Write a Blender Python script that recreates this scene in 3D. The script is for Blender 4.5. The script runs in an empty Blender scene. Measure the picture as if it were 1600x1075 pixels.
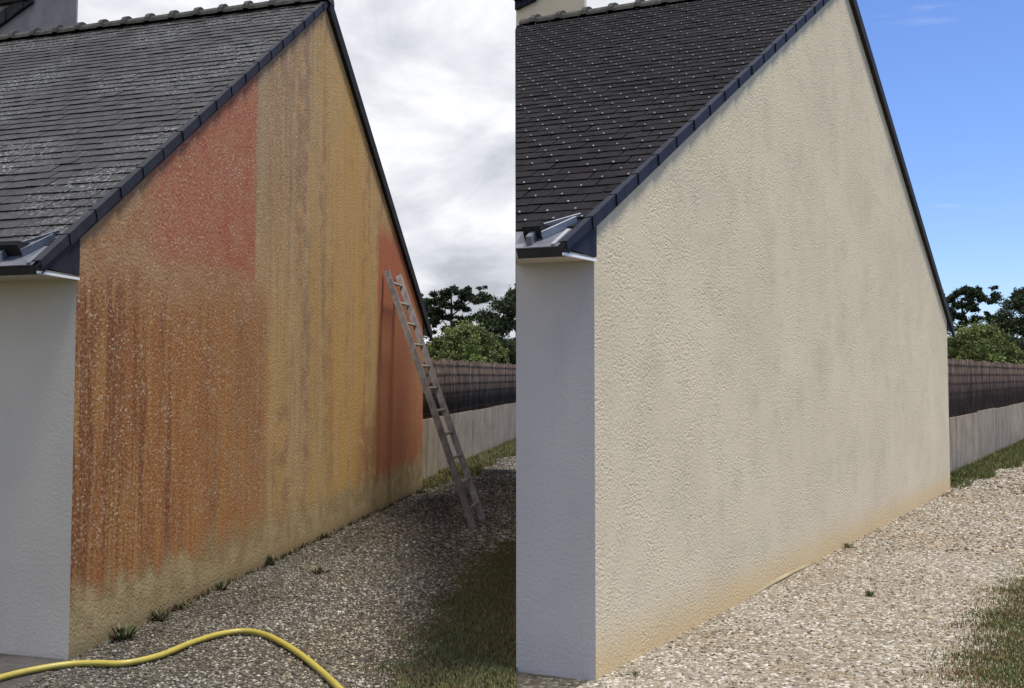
import bpy, math, random
import numpy as np
from mathutils import Vector, Matrix
R = math.radians
random.seed(7); rng = np.random.default_rng(11)
scn = bpy.context.scene
col = scn.collection

# ------------------------------------------------------------------ camera
F = 1650.0; CX = 800.0; HZ = 587.0; PITCH = R(3.0)
CY = HZ - F * math.tan(PITCH)
cam = bpy.data.cameras.new('camera'); camo = bpy.data.objects.new('camera', cam); col.objects.link(camo)
camo.location = (0, 0, 1.6); camo.rotation_euler = (R(90) + PITCH, 0, 0)
cam.sensor_width = 36; cam.lens = F / 1600 * 36; cam.shift_y = (CY - 537.5) / 1600.0
cam.clip_end = 5000; cam.clip_start = 0.05
scn.camera = camo

# ------------------------------------------------------------------ sky and sun
SUN_AZ = R(111.0)      # clockwise from +Y
SUN_EL = R(73.0)
w = bpy.data.worlds.new('World'); scn.world = w; w.use_nodes = True
nt = w.node_tree; nt.nodes.clear()
def wn(t, **k):
    n = nt.nodes.new(t)
    for a, b in k.items(): setattr(n, a, b)
    return n
out = wn('ShaderNodeOutputWorld'); bg_sky = wn('ShaderNodeBackground'); bg_cl = wn('ShaderNodeBackground'); mixw = wn('ShaderNodeMixShader')
sky = wn('ShaderNodeTexSky', sky_type='NISHITA'); sky.sun_disc = False
sky.sun_elevation = SUN_EL; sky.sun_rotation = SUN_AZ; sky.air_density = 1.0; sky.dust_density = 0.0; sky.ozone_density = 4.0
bg_sky.inputs['Strength'].default_value = 0.15
tintn = wn('ShaderNodeMix', data_type='RGBA', blend_type='MULTIPLY'); tintn.inputs[0].default_value = 1.0; tintn.inputs[7].default_value = (.78, .86, 1.16, 1)
nt.links.new(sky.outputs[0], tintn.inputs[6]); 
wz = wn('ShaderNodeTexNoise'); wz.inputs['Scale'].default_value = 1.0; wz.inputs['Detail'].default_value = 6; wz.inputs['Roughness'].default_value = .6; wz.inputs['Distortion'].default_value = .6
wmap = wn('ShaderNodeMapping'); wmap.inputs['Scale'].default_value = (3.0, 3.0, 22.0)
wtc = wn('ShaderNodeTexCoord'); nt.links.new(wtc.outputs['Generated'], wmap.inputs[0]); nt.links.new(wmap.outputs[0], wz.inputs['Vector'])
wmr = wn('ShaderNodeMapRange'); wmr.interpolation_type = 'SMOOTHSTEP'; nt.links.new(wz.outputs['Fac'], wmr.inputs[0])
for i_, v_ in zip((1, 2, 3, 4), (.58, .78, 0, .30)): wmr.inputs[i_].default_value = v_
wmix = wn('ShaderNodeMix', data_type='RGBA'); nt.links.new(wmr.outputs[0], wmix.inputs[0]); nt.links.new(tintn.outputs[2], wmix.inputs[6]); wmix.inputs[7].default_value = (6.2, 6.4, 6.8, 1)
nt.links.new(wmix.outputs[2], bg_sky.inputs['Color'])
tc = wn('ShaderNodeTexCoord')
sep = wn('ShaderNodeSeparateXYZ'); nt.links.new(tc.outputs['Generated'], sep.inputs[0])
def wm(op, a, b=None):
    n = wn('ShaderNodeMath', operation=op)
    for i, v in enumerate((a, b)):
        if v is None: continue
        if hasattr(v, 'default_value'): nt.links.new(v, n.inputs[i])
        else: n.inputs[i].default_value = v
    return n.outputs[0]
# cloud deck coordinates: the direction met with a flat layer overhead
den = wm('ADD', wm('MAXIMUM', sep.outputs[2], 0.0), 0.34)
cmb = wn('ShaderNodeCombineXYZ')
nt.links.new(wm('DIVIDE', sep.outputs[0], den), cmb.inputs[0]); nt.links.new(wm('DIVIDE', sep.outputs[1], den), cmb.inputs[1])
nz = wn('ShaderNodeTexNoise'); nz.inputs['Scale'].default_value = 2.3; nz.inputs['Detail'].default_value = 8; nz.inputs['Roughness'].default_value = .58; nz.inputs['Distortion'].default_value = .35
nt.links.new(cmb.outputs[0], nz.inputs['Vector'])
ramp = wn('ShaderNodeValToRGB'); nt.links.new(nz.outputs['Fac'], ramp.inputs[0])
el = ramp.color_ramp.elements
el[0].position = .33; el[0].color = (.50, .53, .58, 1)
el[1].position = .66; el[1].color = (1.15, 1.15, 1.16, 1)
e_ = el.new(.50); e_.color = (.80, .82, .87, 1)
nt.links.new(ramp.outputs[0], bg_cl.inputs['Color']); bg_cl.inputs['Strength'].default_value = 1.03
# the cloud bank covers the western (left) half of the sky and breaks up behind the near house
edge = wm('ADD', wm('MULTIPLY', sep.outputs[1], .21), wm('SUBTRACT', wm('MULTIPLY', nz.outputs['Fac'], .16), .08))
mr = wn('ShaderNodeMapRange'); mr.interpolation_type = 'SMOOTHSTEP'
nt.links.new(wm('SUBTRACT', sep.outputs[0], edge), mr.inputs[0])
mr.inputs[1].default_value = -.07; mr.inputs[2].default_value = .05; mr.inputs[3].default_value = 1; mr.inputs[4].default_value = 0
nt.links.new(mr.outputs[0], mixw.inputs[0]); nt.links.new(bg_sky.outputs[0], mixw.inputs[1]); nt.links.new(bg_cl.outputs[0], mixw.inputs[2])
nt.links.new(mixw.outputs[0], out.inputs['Surface'])

sl = bpy.data.lights.new('sun', 'SUN'); sl.energy = 5.0; sl.angle = R(14.0); sl.color = (1, .94, .85)
so = bpy.data.objects.new('sun', sl); col.objects.link(so)
sd = Vector((math.sin(SUN_AZ) * math.cos(SUN_EL), math.cos(SUN_AZ) * math.cos(SUN_EL), math.sin(SUN_EL)))
so.rotation_euler = sd.to_track_quat('Z', 'Y').to_euler(); so.location = (20, -8, 40)

scn.view_settings.view_transform = 'Standard'; scn.view_settings.look = 'None'
scn.view_settings.exposure = 0.02; scn.view_settings.gamma = 1.0

# ------------------------------------------------------------------ helpers
def ray(px, py):
    x = (px - CX) / F; z = (CY - py) / F
    c, s = math.cos(PITCH), math.sin(PITCH)
    return Vector((x, c - s * z, s + c * z))
def ground(px, py, z=0.0):
    d = ray(px, py); t = (z - 1.6) / d.z
    return Vector((d.x * t, d.y * t, z))
def at_depth(px, py, Y):
    d = ray(px, py); t = Y / d.y
    return Vector((d.x * t, Y, 1.6 + d.z * t))
def on_plane(px, py, p, n):
    d = ray(px, py); o = Vector((0, 0, 1.6))
    t = (p - o).dot(n) / d.dot(n)
    return o + d * t
def tag(o, label=None, cat=None, group=None, kind=None):
    if label: o['label'] = label
    if cat: o['category'] = cat
    if group: o['group'] = group
    if kind: o['kind'] = kind
    return o
def empty(name, loc, rz=0):
    o = bpy.data.objects.new(name, None); col.objects.link(o); o.location = loc; o.rotation_euler = (0, 0, rz); o.empty_display_size = .2
    return o
def link(name, me, mat, parent=None, mats=None):
    o = bpy.data.objects.new(name, me); col.objects.link(o)
    if mat is not None and len(me.materials) == 0:
        me.materials.append(mat)
        for m in (mats or []): me.materials.append(m)
    if parent is not None:
        o.parent = parent; o.matrix_parent_inverse = parent.matrix_world_inv if hasattr(parent, 'matrix_world_inv') else wmat(parent).inverted()
    return o
def wmat(o):
    m = Matrix.LocRotScale(o.location, o.rotation_euler, o.scale)
    if o.parent: return wmat(o.parent) @ o.matrix_parent_inverse @ m
    return m
class MB:
    def __init__(s): s.v = []; s.f = []; s.mi = []
    def poly(s, pts, mi=0):
        b = len(s.v); s.v += [tuple(p) for p in pts]; s.f.append(tuple(range(b, b + len(pts)))); s.mi.append(mi)
    def prism(s, pts, off, mi=0):
        """closed solid: polygon pts swept by vector off"""
        b = len(s.v); n = len(pts); off = Vector(off)
        s.v += [tuple(p) for p in pts] + [tuple(Vector(p) + off) for p in pts]
        s.f.append(tuple(range(b, b + n))); s.mi.append(mi)
        s.f.append(tuple(range(b + 2 * n - 1, b + n - 1, -1))); s.mi.append(mi)
        for i in range(n):
            j = (i + 1) % n
            s.f.append((b + j, b + i, b + n + i, b + n + j)); s.mi.append(mi)
    def hexa(s, p8, mi=0):
        b = len(s.v); s.v += [tuple(p) for p in p8]
        for q in ((0, 3, 2, 1), (4, 5, 6, 7), (0, 1, 5, 4), (1, 2, 6, 5), (2, 3, 7, 6), (3, 0, 4, 7)):
            s.f.append(tuple(b + i for i in q)); s.mi.append(mi)
    def bar(s, a, b_, wd, up, ht, mi=0):
        """box between a and b_, width along wd (unit) and height along up (unit)"""
        a = Vector(a); b_ = Vector(b_)
        W = Vector(wd[0]).normalized() * (wd[1] / 2); H = Vector(up).normalized() * (ht / 2)
        s.hexa([a - W - H, a + W - H, a + W + H, a - W + H, b_ - W - H, b_ + W - H, b_ + W + H, b_ - W + H], mi)
    def tube(s, pts, rad, n=8, mi=0, cap=True):
        pts = [Vector(p) for p in pts]; b = len(s.v); ref = Vector((0, 0, 1))
        for i, p in enumerate(pts):
            t = (pts[min(i + 1, len(pts) - 1)] - pts[max(i - 1, 0)]).normalized()
            rf = ref if abs(t.dot(ref)) < .95 else Vector((1, 0, 0))
            x = t.cross(rf).normalized(); y = x.cross(t)
            r = rad[i] if isinstance(rad, (list, tuple)) else rad
            for k in range(n):
                a = 2 * math.pi * k / n
                s.v.append(tuple(p + x * (r * math.cos(a)) + y * (r * math.sin(a))))
        for i in range(len(pts) - 1):
            for k in range(n):
                s.f.append((b + i * n + k, b + i * n + (k + 1) % n, b + (i + 1) * n + (k + 1) % n, b + (i + 1) * n + k)); s.mi.append(mi)
        if cap:
            s.f.append(tuple(b + k for k in range(n - 1, -1, -1))); s.mi.append(mi)
            s.f.append(tuple(b + (len(pts) - 1) * n + k for k in range(n))); s.mi.append(mi)
    def build(s, name, mat, parent=None, mats=None, smooth=False, fix=True):
        me = bpy.data.meshes.new(name); me.from_pydata(s.v, [], s.f)
        o = link(name, me, mat, parent, mats)
        if mats: me.polygons.foreach_set('material_index', s.mi)
        if fix:
            import bmesh
            bm = bmesh.new(); bm.from_mesh(me); bmesh.ops.recalc_face_normals(bm, faces=bm.faces); bm.to_mesh(me); bm.free()
        if smooth: me.polygons.foreach_set('use_smooth', [True] * len(me.polygons))
        me.update()
        return o
def np_mesh(name, V, Fc, mat, parent=None, attr=None):
    """V (n,3), Fc (m,k) arrays; attr: dict of per-vertex colour arrays (n,3)"""
    me = bpy.data.meshes.new(name); k = Fc.shape[1]
    me.vertices.add(len(V)); me.vertices.foreach_set('co', np.ascontiguousarray(V, dtype=np.float32).ravel())
    me.loops.add(Fc.size); me.loops.foreach_set('vertex_index', np.ascontiguousarray(Fc, dtype=np.int32).ravel())
    me.polygons.add(len(Fc)); me.polygons.foreach_set('loop_start', np.arange(0, Fc.size, k, dtype=np.int32))
    me.polygons.foreach_set('loop_total', np.full(len(Fc), k, dtype=np.int32))
    me.update(calc_edges=True)
    if attr:
        for nme, arr in attr.items():
            a = me.attributes.new(nme, 'FLOAT_COLOR', 'POINT')
            a.data.foreach_set('color', np.hstack([arr, np.ones((len(arr), 1))]).astype(np.float32).ravel())
    return link(name, me, mat, parent)
def clip(poly, n, d):
    """keep the part of a convex 2-D polygon where n.p <= d"""
    o = []
    for i in range(len(poly)):
        a, b = poly[i], poly[(i + 1) % len(poly)]
        da = n[0] * a[0] + n[1] * a[1] - d; db = n[0] * b[0] + n[1] * b[1] - d
        if da <= 0: o.append(a)
        if (da < 0 < db) or (db < 0 < da):
            t = da / (da - db); o.append((a[0] + (b[0] - a[0]) * t, a[1] + (b[1] - a[1]) * t))
    return o
def area(p):
    return .5 * abs(sum(p[i][0] * p[(i + 1) % len(p)][1] - p[(i + 1) % len(p)][0] * p[i][1] for i in range(len(p))))

# ------------------------------------------------------------------ material helper
class Mat:
    def __init__(s, name, rough=.8, spec=.3):
        s.m = bpy.data.materials.new(name); s.m.use_nodes = True; s.t = s.m.node_tree; s.t.nodes.clear()
        s.o = s.t.nodes.new('ShaderNodeOutputMaterial'); s.b = s.t.nodes.new('ShaderNodeBsdfPrincipled')
        s.t.links.new(s.b.outputs[0], s.o.inputs[0]); s.b.inputs['Roughness'].default_value = rough
        s.b.inputs['Specular IOR Level'].default_value = spec
        s._c = None
    def n(s, t, **k):
        x = s.t.nodes.new(t)
        for a, b in k.items(): setattr(x, a, b)
        return x
    def put(s, sock, v):
        if hasattr(v, 'is_linked') or hasattr(v, 'links'): s.t.links.new(v, sock)
        else: sock.default_value = v
    def ma(s, op, a, b=None, c=None, clamp=False):
        x = s.n('ShaderNodeMath', operation=op, use_clamp=clamp)
        for i, v in enumerate((a, b, c)):
            if v is not None: s.put(x.inputs[i], v)
        return x.outputs[0]
    def ss(s, v, lo, hi, a=0., b=1.):
        x = s.n('ShaderNodeMapRange', interpolation_type='SMOOTHSTEP'); s.put(x.inputs[0], v)
        for i, q in zip((1, 2, 3, 4), (lo, hi, a, b)): s.put(x.inputs[i], q)
        return x.outputs[0]
    def obj(s):
        if s._c is None: s._c = s.n('ShaderNodeTexCoord')
        return s._c.outputs['Object']
    def world(s):
        return s.n('ShaderNodeNewGeometry').outputs['Position']
    def uv(s):
        if s._c is None: s._c = s.n('ShaderNodeTexCoord')
        return s._c.outputs['UV']
    def mapv(s, v, sc=(1, 1, 1), loc=(0, 0, 0), rot=(0, 0, 0)):
        x = s.n('ShaderNodeMapping'); s.put(x.inputs[0], v); x.inputs['Rotation'].default_value = rot; x.inputs['Scale'].default_value = sc; x.inputs['Location'].default_value = loc
        return x.outputs[0]
    def noise(s, v, sc, det=4, ro=.55, dist=0):
        x = s.n('ShaderNodeTexNoise'); s.put(x.inputs['Vector'], v)
        x.inputs['Scale'].default_value = sc; x.inputs['Detail'].default_value = det; x.inputs['Roughness'].default_value = ro; x.inputs['Distortion'].default_value = dist
        return x.outputs['Fac']
    def voro(s, v, sc, feat='F1', outp='Distance'):
        x = s.n('ShaderNodeTexVoronoi', feature=feat); s.put(x.inputs['Vector'], v); x.inputs['Scale'].default_value = sc
        return x.outputs[outp]
    def mix(s, f, a, b, mode='MIX'):
        x = s.n('ShaderNodeMix', data_type='RGBA', blend_type=mode)
        s.put(x.inputs[0], f)
        for i, v in ((6, a), (7, b)):
            if isinstance(v, (tuple, list)): x.inputs[i].default_value = (*v[:3], 1)
            else: s.t.links.new(v, x.inputs[i])
        return x.outputs[2]
    def color(s, c):
        if isinstance(c, (tuple, list)): s.b.inputs['Base Color'].default_value = (*c[:3], 1)
        else: s.t.links.new(c, s.b.inputs['Base Color'])
        return s
    def bump(s, h, st=.5, dist=.01):
        x = s.n('ShaderNodeBump'); x.inputs['Strength'].default_value = st; x.inputs['Distance'].default_value = dist
        s.put(x.inputs['Height'], h); s.t.links.new(x.outputs[0], s.b.inputs['Normal'])
        return s
    def relief(s, uv, hfun, tu, k, eps=.005):
        def add(dx, dy):
            x = s.n('ShaderNodeVectorMath', operation='ADD'); s.t.links.new(uv, x.inputs[0]); x.inputs[1].default_value = (dx, dy, 0); return x.outputs[0]
        h0 = hfun(uv); hu = s.ma('SUBTRACT', hfun(add(eps, 0)), h0); hv = s.ma('SUBTRACT', hfun(add(0, eps)), h0)
        def sc(vec, f):
            x = s.n('ShaderNodeVectorMath', operation='SCALE'); x.inputs[0].default_value = tuple(vec); s.t.links.new(f, x.inputs['Scale']); return x.outputs[0]
        a = s.n('ShaderNodeVectorMath', operation='ADD'); s.t.links.new(sc(tu, s.ma('MULTIPLY', hu, -k / eps)), a.inputs[0]); s.t.links.new(sc((0, 0, 1), s.ma('MULTIPLY', hv, -k / eps)), a.inputs[1])
        b = s.n('ShaderNodeVectorMath', operation='ADD'); s.t.links.new(a.outputs[0], b.inputs[0]); s.t.links.new(s.n('ShaderNodeNewGeometry').outputs['Normal'], b.inputs[1])
        c = s.n('ShaderNodeVectorMath', operation='NORMALIZE'); s.t.links.new(b.outputs[0], c.inputs[0]); s.t.links.new(c.outputs[0], s.b.inputs['Normal'])
        return s
    def rough(s, v): s.put(s.b.inputs['Roughness'], v); return s
    def attr(s, nm):
        x = s.n('ShaderNodeAttribute'); x.attribute_name = nm; return x.outputs['Color']
    def rnd(s): return s.n('ShaderNodeObjectInfo').outputs['Random']

def simple(name, c1, c2, sc=6, rough=.7, spec=.3, bump=.2, bd=.004, stretch=(1, 1, 1)):
    m = Mat(name, rough, spec); v = m.mapv(m.world(), stretch)
    n1 = m.noise(v, sc, 6, .6); n2 = m.noise(v, sc * 9, 3)
    f = m.ss(m.ma('ADD', m.ma('MULTIPLY', n1, .7), m.ma('MULTIPLY', n2, .3)), .35, .65)
    m.color(m.mix(f, c1, c2)); m.bump(n2, bump, bd)
    return m.m

# ------------------------------------------------------------------ the two house plots, measured from the photograph
class House: pass
def survey(c0, c1, apex, eave, ridge_far, over):
    h = House()
    h.C0 = ground(*c0); h.C1 = ground(*c1)
    h.L = (h.C1 - h.C0).length; h.g = (h.C1 - h.C0).normalized()
    h.n = Vector((h.g.y, -h.g.x, 0))                        # outward from the gable
    mid = (h.C0 + h.C1) / 2
    h.za = on_plane(*apex, h.C0, h.n).z
    h.A = Vector((mid.x, mid.y, h.za))
    h.ze = on_plane(*eave, h.C0, h.n).z                      # roof surface height above the near corner
    # ridge direction: second ridge pixel at the ridge height
    d = ray(*ridge_far); t = (h.za - 1.6) / d.z; P = Vector((d.x * t, d.y * t, h.za))
    h.e = (P - h.A); h.e.z = 0; h.e.normalize()              # along the ridge, away from the gable
    h.nf = Vector((-h.e.y, h.e.x, 0))
    if h.nf.y > 0: h.nf = -h.nf                              # outward from the front
    h.slope = (h.za - h.ze) / (h.L / 2)
    h.over = over
    h.T = h.C0 - h.g * over; h.T.z = h.ze - h.slope * over   # lowest tip of the front verge
    h.Tr = h.C1 + h.g * over; h.Tr.z = h.T.z
    h.zs = h.T.z                                             # soffit height
    return h
LH = survey((107, 1033), (660, 766), (514, 8), (129, 358), (0, 66), .40)
RH = survey((931, 1066), (1485, 766), (1331, -18), (940, 342), (807, 42), .36)
for q, h in (('L', LH), ('R', RH)):
    print('HOUSE', q, 'C0', tuple(round(v, 2) for v in h.C0), 'C1', tuple(round(v, 2) for v in h.C1), 'L', round(h.L, 2), 'apex', round(h.za, 2), 'eave', round(h.ze, 2), 'soffit', round(h.zs, 2),
          'pitch', round(math.degrees(math.atan(h.slope)), 1), 'corner', round(math.degrees(h.g.angle(h.e)), 1))
# right house ends on its plot line (a straight party wall along the passage)
PL = ray(806.5, HZ); PL.z = 0; PL.normalize()                # direction of the plot line
PN = Vector((PL.y, -PL.x, 0))                                # towards the right house

def guv(h, p):
    """(u, v) on the gable in metres"""
    q = on_plane(p[0], p[1], h.C0, h.n); return (q - h.C0).dot(h.g), q.z

# ------------------------------------------------------------------ materials
def stained_gable(h):
    m = Mat('stained_render', .9, .15); uv = m.uv()
    sp = m.n('ShaderNodeSeparateXYZ'); m.t.links.new(uv, sp.inputs[0]); u, v = sp.outputs[0], sp.outputs[1]
    U = lambda x, y: guv(h, (x, y))[0]
    V = lambda x, y: guv(h, (x, y))[1]
    big = m.noise(uv, 1.1, 5, .6); med = m.noise(uv, 5, 5, .6); fine = m.noise(m.mapv(uv, (1, 1, 1), (0, 0, 0), (.5, .6, .7)), 45, 4, .7)
    grain = m.noise(uv, 110, 2, .6)
    st1 = m.noise(m.mapv(uv, (5.5, .28, 1)), 1, 4, .6)          # wide runs of water
    st2 = m.noise(m.mapv(uv, (13, .9, 1), (3, 1, 0)), 1, 6, .7, .5)  # narrow runs
    st3 = m.noise(m.mapv(uv, (2.2, .2, 1), (9, 2, 0)), 1, 3, .5)
    uj = m.ma('ADD', u, m.ma('MULTIPLY', m.ma('SUBTRACT', m.noise(m.mapv(uv, (1, 2.5, 1)), 2.5, 4), .5), .10))
    vj = m.ma('ADD', v, m.ma('MULTIPLY', m.ma('SUBTRACT', big, .5), .9))
    vk = m.ma('ADD', v, m.ma('MULTIPLY', m.ma('SUBTRACT', m.ma('ADD', m.ma('MULTIPLY', st1, .6), m.ma('MULTIPLY', med, .4)), .5), .75))
    OCH = (.45, .285, .105); TAN = (.42, .31, .165); BRN = (.22, .13, .065); RUST = (.315, .13, .042); DRUST = (.185, .073, .028); RED = (.36, .115, .062); BASE = (.38, .305, .165); MAU = (.25, .15, .095)
    # cleaned middle: ochre with brown runs
    c = m.mix(m.ss(st1, .38, .62), (.43, .325, .175), OCH)
    c = m.mix(m.ma('MULTIPLY', m.ss(st2, .46, .66), m.ss(m.noise(m.mapv(uv, (1.6, .8, 1), (5, 5, 0)), 1.2, 4, .6), .36, .62, .10, .50)), c, BRN)
    c = m.mix(m.ma('MULTIPLY', m.ss(m.ma('ADD', m.ma('MULTIPLY', med, .5), m.ma('MULTIPLY', fine, .5)), .46, .60), .22), c, BRN)
    st4 = m.noise(m.mapv(uv, (24, .9, 1), (1, 7, 0)), 1, 5, .7, .4); c = m.mix(m.ma('MULTIPLY', m.ss(st4, .50, .68), .35), c, (.42, .31, .16))
    c = m.mix(m.ma('MULTIPLY', m.ss(m.ma('MULTIPLY', st3, m.ma('ADD', .55, m.ma('MULTIPLY', med, .9))), .5, .66), .7), c, MAU)
    # brown-mauve band right of the edge, high up
    b1 = m.ma('MULTIPLY', m.ss(u, U(480, 100), U(455, 100)), m.ss(v, V(420, 480), V(420, 250)))
    c = m.mix(m.ma('MULTIPLY', b1, m.ss(m.ma('ADD', m.ma('MULTIPLY', st2, .6), m.ma('MULTIPLY', fine, .4)), .35, .6, 0, .7)), c, MAU)
    # yellow wash below the apex on the right
    yl = m.ma('MULTIPLY', m.ss(u, U(500, 300), U(530, 300)), m.ss(u, U(592, 300), U(560, 300)))
    c = m.mix(m.ma('MULTIPLY', yl, m.ss(st2, .6, .35, .25, .7)), c, (.50, .30, .085))
    # pale strip just right of the sharp edge
    c = m.mix(m.ma('MULTIPLY', m.ma('MULTIPLY', m.ss(u, U(425, 400), U(412, 400)), m.ss(u, U(398, 400), U(402, 400))), .5), c, (.38, .27, .14))
    # rust on the lower middle right (blotch) 
    bl = m.ma('MULTIPLY', m.ma('MULTIPLY', m.ss(u, U(548, 700), U(572, 700)), m.ss(vk, V(570, 600), V(570, 690))), m.ss(med, .35, .5))
    c = m.mix(m.ma('MULTIPLY', bl, .6), c, (.29, .13, .055))
    # left field: rust runs below, red patch above
    left_hi = m.ss(uj, U(402, 300), U(397, 300)); left_lo = m.ss(m.ma('ADD', uj, m.ma('MULTIPLY', m.ma('SUBTRACT', st1, .5), .2)), U(424, 600), U(412, 600))
    rust = m.mix(m.ss(m.ma('ADD', st1, m.ss(u, U(120, 700), U(330, 700), -.06, .08)), .37, .60), DRUST, RUST)
    rust = m.mix(m.ma('MULTIPLY', m.ss(st2, .50, .60), .65), rust, (.40, .205, .065))
    rust = m.mix(m.ma('MULTIPLY', m.ss(m.ma('ADD', med, m.ss(u, U(180, 700), U(400, 700), -.06, .04)), .45, .68), .5), rust, (.33, .20, .10))
    lowm = m.ma('MULTIPLY', left_lo, m.ss(vj, V(300, 380), V(300, 480)))
    ufade = m.ss(u, U(470, 600), U(200, 600), .72, 1.)
    c = m.mix(m.ma('MULTIPLY', lowm, ufade), c, rust)
    hi_base = m.mix(m.ss(med, .35, .65), (.38, .23, .11), (.33, .165, .075))
    him = m.ma('MULTIPLY', left_hi, m.ss(vj, V(300, 520), V(300, 410)))
    c = m.mix(him, c, hi_base)
    redm = m.ma('MULTIPLY', m.ma('MULTIPLY', left_hi, m.ss(m.ma('ADD', v, m.ma('MULTIPLY', m.ma('SUBTRACT', big, .5), .35)), V(330, 445), V(330, 395))),
                m.ss(m.ma('ADD', m.ma('MULTIPLY', m.ss(u, U(150, 350), U(330, 350)), .62), m.ma('MULTIPLY', m.ma('ADD', big, m.ma('MULTIPLY', med, .6)), .55)), .48, .86))
    redc = m.mix(m.ss(med, .3, .7), RED, (.39, .17, .09))
    c = m.mix(redm, c, redc)
    fl = m.ma('MULTIPLY', m.ss(m.noise(m.mapv(uv, (1, .75, 1), (2, 5, 0), (.3, .4, .8)), 52, 3, .6), .53, .62), m.ss(u, U(560, 500), U(390, 500), .35, 1.)); c = m.mix(m.ma('MULTIPLY', fl, m.ss(v, .3, .6, .1, .45)), c, (.44, .30, .17))
    # right edge: red strip beside the ladder
    r2 = m.ma('MULTIPLY', m.ss(uj, U(587, 600), U(592, 600)), m.ss(vk, V(625, 345), V(625, 400)))
    r2c = m.mix(m.ma('MULTIPLY', m.ss(st2, .42, .6), m.ss(v, V(625, 430), V(625, 520))), RED, (.33, .15, .065))
    c = m.mix(m.ma('MULTIPLY', r2, m.ss(u, U(690, 600), U(612, 600), .45, .95)), c, r2c)
    # flakes and speckles of bare render on the left
    w1 = m.voro(m.mapv(uv, (.62, 1.05, 1)), 36); w2 = m.voro(m.mapv(uv, (.62, 1.0, 1), (4, 3, 0)), 20)
    sel = m.ss(m.noise(uv, 3.0, 3), .40, .62)
    lf = m.ss(u, U(640, 500), U(380, 500), .12, 1.)
    spk = m.ma('MULTIPLY', m.ma('MAXIMUM', m.ss(w1, .30, .14), m.ma('MULTIPLY', m.ss(w2, .22, .12), .9)), m.ma('MULTIPLY', lf, m.ma('ADD', .28, m.ma('MULTIPLY', sel, .45))))
    spk = m.ma('MULTIPLY', spk, m.ss(v, .35, .7))
    c = m.mix(spk, c, (.56, .45, .32))
    # washed-out foot of the wall
    foot = m.ma('MULTIPLY', m.ss(m.ma('ADD', vk, m.ma('MULTIPLY', u, -.012)), 0.47, .22), m.ss(fine, .25, .45, .75, 1.))
    bc = m.mix(m.ss(med, .35, .65), BASE, (.27, .205, .105))
    c = m.mix(foot, c, bc)
    mud = m.ss(m.ma('ADD', v, m.ma('MULTIPLY', m.ma('SUBTRACT', med, .5), .3)), .14, -.02)
    c = m.mix(m.ma('MULTIPLY', mud, .6), c, (.13, .11, .065))
    c = m.mix(m.ss(fine, .3, .75, 0, .30), c, m.mix(.5, c, (.03, .02, .012)))
    c = m.mix(m.ss(grain, .55, .75, 0, .25), c, (.46, .36, .24))
    m.color(c)
    m.relief(uv, lambda q: m.ma('ADD', m.ma('MULTIPLY', m.voro(q, 60), -.25), m.noise(m.mapv(q, (1, 1, 1), (0, 0, 0), (.6, .5, .8)), 48, 3, .6)), h.g, .0065)
    return m.m

def clean_gable(h):
    m = Mat('cleaned_render', .92, .12); uv = m.uv()
    sp = m.n('ShaderNodeSeparateXYZ'); m.t.links.new(uv, sp.inputs[0]); u, v = sp.outputs[0], sp.outputs[1]
    big = m.noise(uv, .8, 5, .6); med = m.noise(uv, 4.5, 5, .62); fine = m.noise(m.mapv(uv, (1, 1.5, 1), (0, 0, 0), (.5, .6, .7)), 38, 4, .7)
    st = m.noise(m.mapv(uv, (4.5, .3, 1)), 1, 4, .6)
    c = m.mix(m.ss(big, .35, .68), (.64, .55, .37), (.58, .495, .335))
    c = m.mix(m.ma('MULTIPLY', m.ss(med, .5, .72), .35), c, (.49, .43, .32))
    c = m.mix(m.ma('MULTIPLY', m.ss(st, .52, .70), .12), c, (.50, .455, .35))
    c = m.mix(m.ma('MULTIPLY', m.ma('MULTIPLY', m.ss(m.noise(uv, 1.9, 5, .65), .48, .66), m.ss(m.ma('ADD', m.ma('MULTIPLY', med, .5), m.ma('MULTIPLY', fine, .5)), .38, .58, .25, 1.)), .5), c, (.48, .43, .29))
    foot = m.ss(m.ma('ADD', v, m.ma('MULTIPLY', m.ma('SUBTRACT', med, .5), .25)), .34, .02)
    c = m.mix(m.ma('MULTIPLY', foot, .75), c, (.60, .43, .20))
    c = m.mix(m.ss(fine, .52, .72, 0, .5), c, (.38, .325, .225))
    pit = m.ss(m.voro(uv, 46, 'F1'), .22, .05)
    c = m.mix(m.ma('MULTIPLY', pit, m.ss(med, .5, .65, .0, .4)), c, (.34, .28, .19))
    m.color(c)
    amp = m.ma('MULTIPLY', m.ss(m.noise(uv, 2.6, 4, .6), .3, .7, .35, 1.35), m.ss(m.noise(uv, 14, 3, .6), .35, .65, .6, 1.25))
    m.relief(uv, lambda q: m.ma('MULTIPLY', amp, m.ma('ADD', m.ma('MULTIPLY', m.voro(m.mapv(q, (1, 1.3, 1), (0, 0, 0), (0, 0, .4)), 50), -.34), m.noise(m.mapv(q, (1, 1.5, 1), (0, 0, 0), (.5, .7, .9)), 42, 4, .68))), h.g, .0072, .0035)
    return m.m
def white_render(name, c1, c2):
    m = Mat(name, .88, .2); v = m.world()
    c = m.mix(m.ss(m.noise(v, 1.5, 5), .35, .7), c1, c2)
    c = m.mix(m.ss(m.noise(m.mapv(v, (6, 6, .5)), 1, 4), .55, .75, 0, .2), c, tuple(.75 * q for q in c2))
    m.color(c); m.bump(m.ma('ADD', m.noise(v, 60, 4, .65), m.ma('MULTIPLY', m.voro(v, 55), -.5)), .3, .007)
    return m.m
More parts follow.
